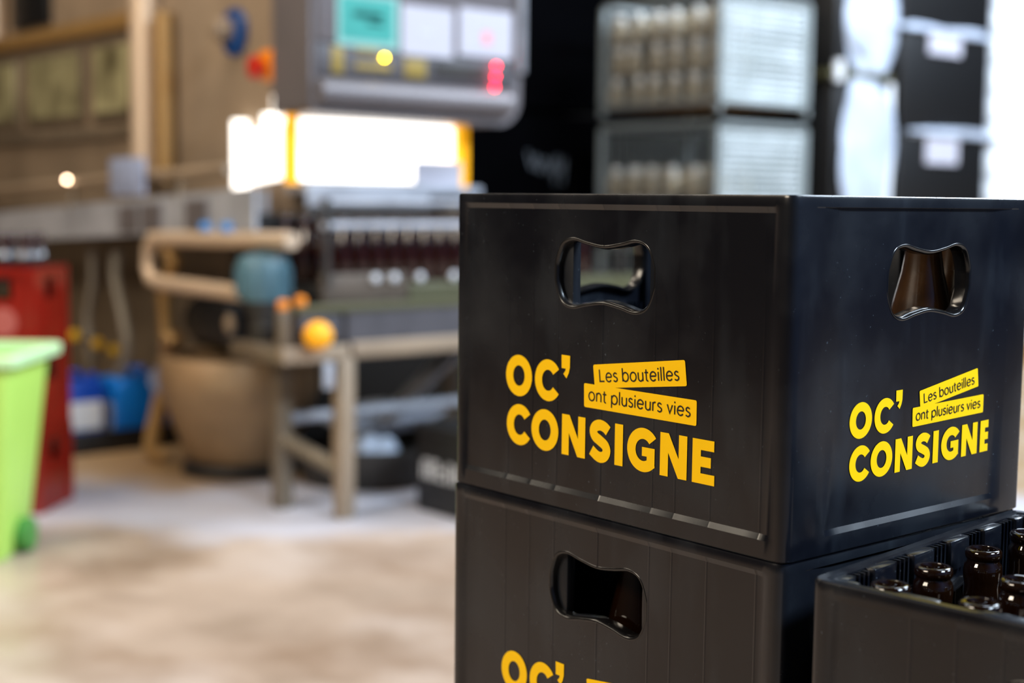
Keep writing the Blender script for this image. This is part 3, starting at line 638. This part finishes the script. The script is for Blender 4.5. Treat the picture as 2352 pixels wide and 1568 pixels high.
hose('drain_hose', smooth3([(1.84, 4.70, 0.02), (1.80, 4.74, 0.06), (1.84, 4.74, 0.24), (1.86, 4.70, 0.40), (1.82, 4.62, 0.50), (1.78, 4.48, 0.54)]), 0.034, M['hose'], 'tan drain hose standing left of the round hopper')
hose('air_hose', smooth3([(1.88, 5.21, 0.86), (1.86, 5.19, 0.75), (1.85, 5.10, 0.6), (1.86, 5.08, 0.45), (1.88, 5.2, 0.32), (1.90, 5.4, 0.2)]), 0.024, M['hoseg'], 'grey hose hanging from the trough behind the blue jerrycans')
hose('thin_air_hose', smooth3([(1.89, 5.5, 0.86), (1.9, 5.52, 0.7), (1.9, 5.58, 0.55), (1.9, 5.56, 0.42), (1.92, 5.6, 0.3)]), 0.018, M['hoseg'], 'thin grey hose beside the yellow valves')
vm = thing('valve_manifold', 'slanting pipe with three yellow valve knobs above the blue jerrycans', 'valve', (1.77, 5.3, 0.40))
part('manifold_pipe', MB().tube([(1.64, 5.31, 0.515), (1.97, 5.31, 0.375)], 0.010), M['steel_d'], vm)
part('manifold_post', MB().tube([(1.96, 5.33, 0.0), (1.96, 5.33, 0.385)], 0.012), M['steel_d'], vm)
for x, z in ((1.712, 0.489), (1.818, 0.446), (1.892, 0.412)): part('valve_knob', MB().lathe([(0, 0), (0.024, 0), (0.026, 0.015), (0.018, 0.03), (0, 0.031)], (x, 5.30, z), 18, Matrix.Rotation(PI / 2, 3, 'X')), M['yel'], vm)

# floor clutter under the table
sp = thing('spill_tray', 'black spill tray holding the blue jerrycans', 'tray', (1.83, 5.3, 0))
part('tray_base', rbox(1.50, 2.16, 5.07, 5.55, 0.0, 0.03, 0.004), M['blackp'], sp)
part('tray_wall', rbox(1.50, 2.16, 5.06, 5.08, 0.0, 0.095, 0.005).box(1.50, 2.16, 5.54, 5.56, 0.0, 0.095, 0.005).box(1.50, 1.52, 5.06, 5.56, 0, 0.095, 0.005).box(2.14, 2.16, 5.06, 5.56, 0, 0.095, 0.005), M['blackp'], sp)
def jerry(x0, x1, y0, y1, m, label, lab):
    t = thing('jerrycan', label, 'jerrycan', ((x0 + x1) / 2, (y0 + y1) / 2, 0.03), 0, 'blue jerrycans on the tray'); xm = (x0 + x1) / 2; ym = (y0 + y1) / 2
    part('can_body', rbox(x0, x1, y0, y1, 0.03, 0.305, 0.03), m, t)
    part('carry_handle', MB().tube([(xm - 0.06, ym, 0.30), (xm - 0.05, ym, 0.335), (xm + 0.04, ym, 0.335), (xm + 0.05, ym, 0.30)], 0.014), m, t)
    part('screw_cap', MB().lathe([(0, 0.30), (0.025, 0.30), (0.025, 0.335), (0, 0.336)], (x1 - 0.04, y0 + 0.06, 0), 16), M['jerryd'], t)
    part('paper_label', rbox(*lab), M['label'], t)['label'] = 'white label'
jerry(1.82, 2.09, 5.12, 5.34, M['jerry'], 'bright blue jerrycan on the black tray', (1.815, 1.821, 5.15, 5.30, 0.07, 0.20))
jerry(1.55, 1.78, 5.12, 5.36, M['jerryd'], 'deep blue jerrycan with a big white label on the tray', (1.60, 1.755, 5.116, 5.119, 0.10, 0.22))
tbn = thing('rubber_tub', 'low round black rubber tub under the steel table', 'tub', (2.33, 3.92, 0))
part('tub_wall', MB().lathe([(0.0, 0.012), (0.25, 0.012), (0.29, 0.15), (0.305, 0.155), (0.305, 0.14), (0.265, 0.0), (0.0, 0.0)], (2.33, 3.92, 0), 36), M['dark'], tbn)
def lumpy(c, sx, sy, sz, seed, amp=0.18):
    rnd = random.Random(seed); mb = MB(); bmesh.ops.create_icosphere(mb.b, subdivisions=4, radius=1.0)
    ph = [(Vector((rnd.uniform(-1, 1), rnd.uniform(-1, 1), rnd.uniform(-1, 1))).normalized() * rnd.uniform(2.5, 7), rnd.uniform(0, 6)) for _ in range(9)]
    for v in mb.b.verts:
        f = 1 + amp * sum(math.sin(v.co.dot(k) + p) for k, p in ph) / 3; q = v.co * f
        v.co = Vector((c[0] + q.x * sx, c[1] + q.y * sy, max(c[2] - sz * 0.9, c[2] + q.z * sz)))
    return mb
single('plastic_sheet', lumpy((2.42, 3.95, 0.235), 0.27, 0.10, 0.06, 3), M['film'], 'crumpled clear plastic sheet heaped in the round black tub', 'plastic sheet', None, (2.42, 3.95, 0.18))
single('film_bundle', lumpy((2.30, 3.84, 0.10), 0.10, 0.07, 0.09, 5), M['film'], 'small bundle of clear film against the round black tub', 'plastic sheet', None, (2.30, 3.84, 0.02))
ch = thing('discharge_chute', 'pale sloping metal chute behind the black crate at the table', 'chute', (2.6, 3.85, 0))
part('chute_plate', MB().prism([(2.30, 0.245), (2.9, 0.69), (2.9, 0.71), (2.30, 0.265)], 'Y', 3.72, 3.83), M['grey'], ch)
part('chute_leg', rbox(2.86, 2.89, 3.74, 3.80, 0, 0.67), M['steel_d'], ch)
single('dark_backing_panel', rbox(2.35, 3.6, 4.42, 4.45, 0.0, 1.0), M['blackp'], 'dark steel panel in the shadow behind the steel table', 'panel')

# black lettered crate by the table
bc = thing('storage_crate', 'black crate with pale lettering on the floor at the end of the steel table', 'crate', (2.14, 3.36, 0))
part('crate_body', MB().box(2.14, 2.54, 3.03, 3.36, 0.0, 0.30, 0.012), M['blackp'], bc)
part('rim', rbox(2.132, 2.548, 3.022, 3.368, 0.285, 0.31, 0.006), M['blackp'], bc)
wl = flat_mesh([q for t, z in (('sou', 0.175), ('ilb', 0.135)) for q in text_quads(t, 0, 0, 0.155, 0, 0.014, 1.5) for q in [[(a, b * 0.0048 + z) for a, b in q]]], lambda x, z: (2.1375, 3.345 - x, z))
bmesh.ops.delete(wl.b, geom=list(wl.b.verts), context='VERTS')
for i, (a, b, z0, z1) in enumerate(((0.02, 0.035, 0.12, 0.19), (0.02, 0.06, 0.178, 0.19), (0.075, 0.09, 0.12, 0.19), (0.10, 0.115, 0.12, 0.19), (0.10, 0.145, 0.15, 0.162), (0.10, 0.145, 0.12, 0.132), (0.16, 0.175, 0.12, 0.19), (0.16, 0.21, 0.178, 0.19), (0.195, 0.21, 0.12, 0.19), (0.05, 0.065, 0.12, 0.17), (0.225, 0.24, 0.125, 0.185))):
    wl.box(2.1385, 2.1405, 3.345 - b, 3.345 - a, z0, z1)
part('pale_lettering', wl, M['label'], bc, smooth=0)['label'] = 'pale block lettering'

# red crates and the green bin
RA = PI / 4
def red_crate(label):
    t = thing('beer_crate', label, 'crate', (0, 0, 0), RA, 'red beer crates')
    mb = MB(); w, l, h = 0.27, 0.30, 0.283
    # walls with hand holes, built from bars so that the openings are real
    def wall(put, L, hw):
        c = L / 2
        for a, b, z0, z1 in ((0, L, 0, 0.17), (0, L, 0.245, h), (0, c - hw, 0.17, 0.245), (c + hw, L, 0.17, 0.245)): mb.box(*put(a, b, z0, z1))
        for a, b, z0, z1 in ((-0.006, L + 0.006, 0, 0.022), (-0.006, L + 0.006, h - 0.028, h), (-0.006, 0.02, 0.022, h - 0.028), (L - 0.02, L + 0.006, 0.022, h - 0.028)): mb.box(*put(a, b, z0, z1, 0.008))
    wall(lambda a, b, z0, z1, o=0: (a, b, -o, 0.012, z0, z1), w, 0.045)
    wall(lambda a, b, z0, z1, o=0: (a, b, l - 0.012, l + o, z0, z1), w, 0.045)
    wall(lambda a, b, z0, z1, o=0: (-o, 0.012, a, b, z0, z1), l, 0.07)
    wall(lambda a, b, z0, z1, o=0: (w - 0.012, w + o, a, b, z0, z1), l, 0.07)
    part('shell', mb, M['redc'], t, False, 0)
    part('crate_floor', MB().box(0.012, w - 0.012, 0.012, l - 0.012, 0.006, 0.016), M['redc'], t, False, 0)
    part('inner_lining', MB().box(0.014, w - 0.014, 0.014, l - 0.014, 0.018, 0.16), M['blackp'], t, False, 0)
    b = part('painted_reflection', MB().lathe([(0, 0), (0.05, 0), (0.05, 0.002), (0, 0.0025)], (-0.0005, 0.112, 0.095), 24, Matrix.Rotation(-PI / 2, 3, 'Y')), M['pinkrefl'], t, False); b['label'] = 'pale round reflection painted on the crate side'  # reflection painted on as a pale disc
    return t
rcp = (1.061, 4.080)
r0 = red_crate('red beer crate on the floor, lowest of the red stack'); r0.location = (rcp[0], rcp[1], 0)
dup(r0, (rcp[0] - 0.004, rcp[1] + 0.004, 0.285), RA, 'red beer crate in the middle of the red stack')
dup(r0, (rcp[0] - 0.006, rcp[1], 0.57), RA, 'red beer crate topmost of the red stack, full of bottles')
rg = 'bottles in the topmost red crate'
for i, (u, v) in enumerate([(0.06, 0.06), (0.13, 0.06), (0.20, 0.06), (0.06, 0.13), (0.06, 0.20), (0.13, 0.13), (0.13, 0.20)]):
    x = rcp[0] - 0.006 + u * math.cos(RA) - v * math.sin(RA); y = rcp[1] + u * math.sin(RA) + v * math.cos(RA)
    dup(cb0, (x, y, 0.57 + 0.16), 0, 'brown bottle necks poking out of the topmost red crate', rg)
gbx, gby = 0.690, 3.685; GA = -YAW
gn = thing('plastic_bin', 'lime green plastic bin with a pale rim in front of the red crates', 'bin', (gbx, gby, 0), GA)
def rr2(h, z, r=0.03):
    out = []
    for cx, cy, a0 in ((h - r, h - r, 0), (-h + r, h - r, 90), (-h + r, -h + r, 180), (h - r, -h + r, 270)): out += [(x, y, z) for x, y in arc(cx, cy, r, r, a0, a0 + 90, 5)]
    return out
part('bin_wall', MB().loft([rr2(0.125, 0.0), rr2(0.130, 0.012), rr2(0.188, 0.60), rr2(0.182, 0.60), rr2(0.126, 0.02)], True, True, True), M['lime'], gn, False)
part('bin_rim', MB().loft([rr2(0.187, 0.592), rr2(0.218, 0.600), rr2(0.222, 0.625), rr2(0.216, 0.635), rr2(0.186, 0.632), rr2(0.183, 0.60), rr2(0.187, 0.592)], True), M['limerim'], gn, False)
part('wheel', MB().lathe([(0, -0.02), (0.05, -0.02), (0.055, 0), (0.05, 0.02), (0, 0.02)], (0.155, 0.02, 0.055), 20, Matrix.Rotation(PI / 2, 3, 'Y')), mat('green_wheel', '4a8a3c', 0.5), gn, False)

# ------------------------------------------------------------------ pallets at the back right
CX, CY, CW, CD = 5.21, 4.70, 0.80, 0.965
def wire_cage(z, label, full):
    t = thing('wire_cage', label, 'cage', (CX, CY, z), 0, 'stacked wire cages')
    h = 0.665
    mb = MB()
    for x in (0.015, CW - 0.015):
        for y in (0.015, CD - 0.015): mb.box(x - 0.015, x + 0.015, y - 0.015, y + 0.015, 0, h)
    for zz in (0.05, h - 0.02): mb.box(0, CW, 0, 0.02, zz, zz + 0.025).box(0, CW, CD - 0.02, CD, zz, zz + 0.025).box(0, 0.02, 0, CD, zz, zz + 0.025).box(CW - 0.02, CW, 0, CD, zz, zz + 0.025)
    part('cage_frame', mb, M['wire'], t, False, 0)
    mb = MB(); r = 0.0035
    def bar(a, b): mb.tube([a, b], r, 4, False)
    for i in range(1, 16): y = CD * i / 16; bar((0.008, y, 0.06), (0.008, y, h - 0.01))
    for i in range(1, 14): x = CW * i / 14; bar((x, 0.008, 0.06), (x, 0.008, h - 0.01))
    for i in range(1, 7): zz = 0.06 + (h - 0.08) * i / 7; bar((0.006, 0, zz), (0.006, CD, zz)); bar((0, 0.006, zz), (CW, 0.006, zz))
    part('wire_mesh', mb, M['wire'], t, False, 0)
    if full:
        lm = MB()  # pale slats added so the daylit face of the cage reads white
        for q in range(15): lm.box(0.06, CW - 0.035, 0.022, 0.034, 0.064 + q * 0.038, 0.064 + q * 0.038 + random.uniform(0.021, 0.030))
        part('added_bright_slats', lm, M['bright_slat'], t, False, 0)['label'] = 'white slats added to brighten the daylit cage face'
    part('cage_floor', MB().box(0.02, CW - 0.02, 0.02, CD - 0.02, 0.05, 0.062), M['wood'], t, False, 0)
    return t
PB = [(0.0, 0.0), (0.048, 0.0), (0.053, 0.006), (0.053, 0.09), (0.045, 0.115), (0.022, 0.130), (0.018, 0.165), (0.0, 0.166)]
pbs = []
for k, (z, lab) in enumerate(((0.165, 'wire cage lowest in the cage stack'), (0.885, 'lower visible wire cage of pale bottles, half hidden by the black crate'), (1.605, 'upper wire cage packed with pale bottles'))):
    wire_cage(z, lab, k > 0)
    if k == 0: continue
    lbl = 'pale bottle packed in the %s wire cage' % ('lower' if k == 1 else 'upper'); grp = 'pale bottles in the %s wire cage' % ('lower' if k == 1 else 'upper')
    for lay in range(1 + k):
        pos = [(0.075, 0.09 + i * 0.157, 0) for i in range(6)] + [(0.19, 0.16 + i * 0.128, 1) for i in range(6)] + [(0.31, 0.10 + i * 0.128, 1) for i in range(7)]
        for x, y, dull in pos:
            p = (CX + x + random.uniform(-0.005, 0.005), CY + y + random.uniform(-0.018, 0.018), z + 0.063 + lay * 0.182)
            if len(pbs) < 2 and (dull == len(pbs)):
                pb = thing('glass_bottle', lbl, 'bottle', p, 0, grp); pbs.append(pb)
                part('bottle_body', MB().lathe(PB, seg=16), M['flint'], pb, False, 50)
                part('bottle_cap', MB().lathe([(0.0, 0.128), (0.032, 0.128), (0.035, 0.15), (0.03, 0.172), (0.0, 0.179)], seg=12), M['flint' if dull else 'cap'], pb, False)
            else: dup(pbs[dull], p, 0, lbl, grp)
single('pallet', MB().box(CX, CX + CW, CY, CY + CD, 0.12, 0.165).box(CX, CX + CW, CY, CY + 0.1, 0, 0.12).box(CX, CX + CW, CY + 0.43, CY + 0.53, 0, 0.12).box(CX, CX + CW, CY + CD - 0.1, CY + CD, 0, 0.12), M['wood'], 'wooden pallet under the stacked wire cages', 'pallet', None, (CX, CY, 0), 0)
def tall_stack(name, label, x0, x1, y0, y1, tiers, m, partname, cat_, extra=None, lump=0.0, z0=0.0):
    t = thing(name, label, cat_, ((x0 + x1) / 2, (y0 + y1) / 2, 0))
    for k, (a, b) in enumerate(tiers):
        part(partname, MB().box(x0, x1, y0, y1, a, b, 0.02), m, t)
    if extra: extra(t)
    return t
def scr(t):
    mb = MB()
    for p in (cat([(4.93, 1.40), (4.97, 1.30), (5.0, 1.37), (5.03, 1.28), (5.06, 1.36)], 4), cat([(5.08, 1.36), (5.11, 1.27), (5.15, 1.36), (5.16, 1.2)], 4), cat([(5.18, 1.38), (5.2, 1.28), (5.24, 1.36), (5.22, 1.2)], 4)):
        for q in strip(p, 0.016): mb.quad([(x, 5.997, z) for x, z in q])
    part('chalk_writing', mb, M['fade'], t, True, 0)['label'] = 'pale hand-chalked writing'
tall_stack('wrapped_pallet', 'tall black-wrapped pallet stack with chalk marks, left of the wire cages', 4.2, 5.6, 6.0, 7.2, ((0.0, 0.82), (0.83, 1.63), (1.66, 3.1)), M['blacksheet'], 'wrapped_tier', 'pallet stack', scr)
tall_stack('wrapped_pallet', 'black-wrapped pallet stack in the dark beyond the control cabinet', 3.05, 4.15, 6.0, 7.2, ((0.0, 1.4), (1.42, 3.1)), M['blacksheet'], 'wrapped_tier', 'pallet stack')
def filmx(t):
    part('film_fold', MB().tube([(6.72, 4.64, 0.9), (6.73, 4.64, 1.5), (6.72, 4.64, 1.84)], 0.022, 10), M['white'], t)
    part('film_fold', MB().tube([(6.20, 4.64, 1.83), (6.20, 4.64, 1.95)], 0.03, 10), M['white'], t)
    part('tier_board', rbox(6.12, 6.74, 4.64, 5.4, 1.855, 1.895), M['olive'], t)
fs = thing('wrapped_pallet', 'pallet stack wrapped in bright white film, right beside the wire cages', 'pallet stack', (6.43, 5.05, 0))
for a, b, sd in ((0.0, 0.9, 1), (0.91, 1.85, 2), (1.90, 2.5, 3)):
    part('black_box', MB().box(6.19, 6.73, 4.66, 5.4, a, b, 0.01), M['blackp'], fs)
    part('film_wrap', lumpy((6.49, 4.655, (a + b) / 2), 0.27, 0.05, (b - a) * 0.56, sd + 4, 0.16), M['film'], fs)['label'] = 'crumpled white stretch film'
filmx(fs)
def labx(t):
    for x0, x1, z0, z1 in ((7.05, 7.41, 2.05, 2.20), (7.06, 7.42, 1.36, 1.535)): part('paper_label', rbox(x0, x1, 4.588, 4.598, z0, z1), M['paper'], t)['label'] = 'white paper label'
    for z in (1.56, 2.20):
        part('film_band', lumpy((7.27, 4.60, z), 0.50, 0.03, 0.032, int(z * 10), 0.3), M['film'], t)['label'] = 'shiny band of stretch film'
tall_stack('pallet_box_stack', 'stack of black pallet boxes with white paper labels', 6.79, 7.77, 4.60, 5.5, ((0.0, 0.92), (0.93, 1.555), (1.575, 2.19), (2.21, 2.9)), M['blackp'], 'pallet_box', 'box stack', labx)
ws = thing('bottle_pallet', 'blazing white pallet of goods at the far right edge', 'pallet stack', (8.4, 5.05, 0))
for k in range(14): part('layer', MB().box(7.86, 9.0, 4.62, 5.5, 0.14 + k * 0.19, 0.14 + k * 0.19 + 0.178, 0.012), M['white'], ws)
part('pallet_base', rbox(7.86, 9.0, 4.62, 5.5, 0, 0.139), M['wood'], ws)
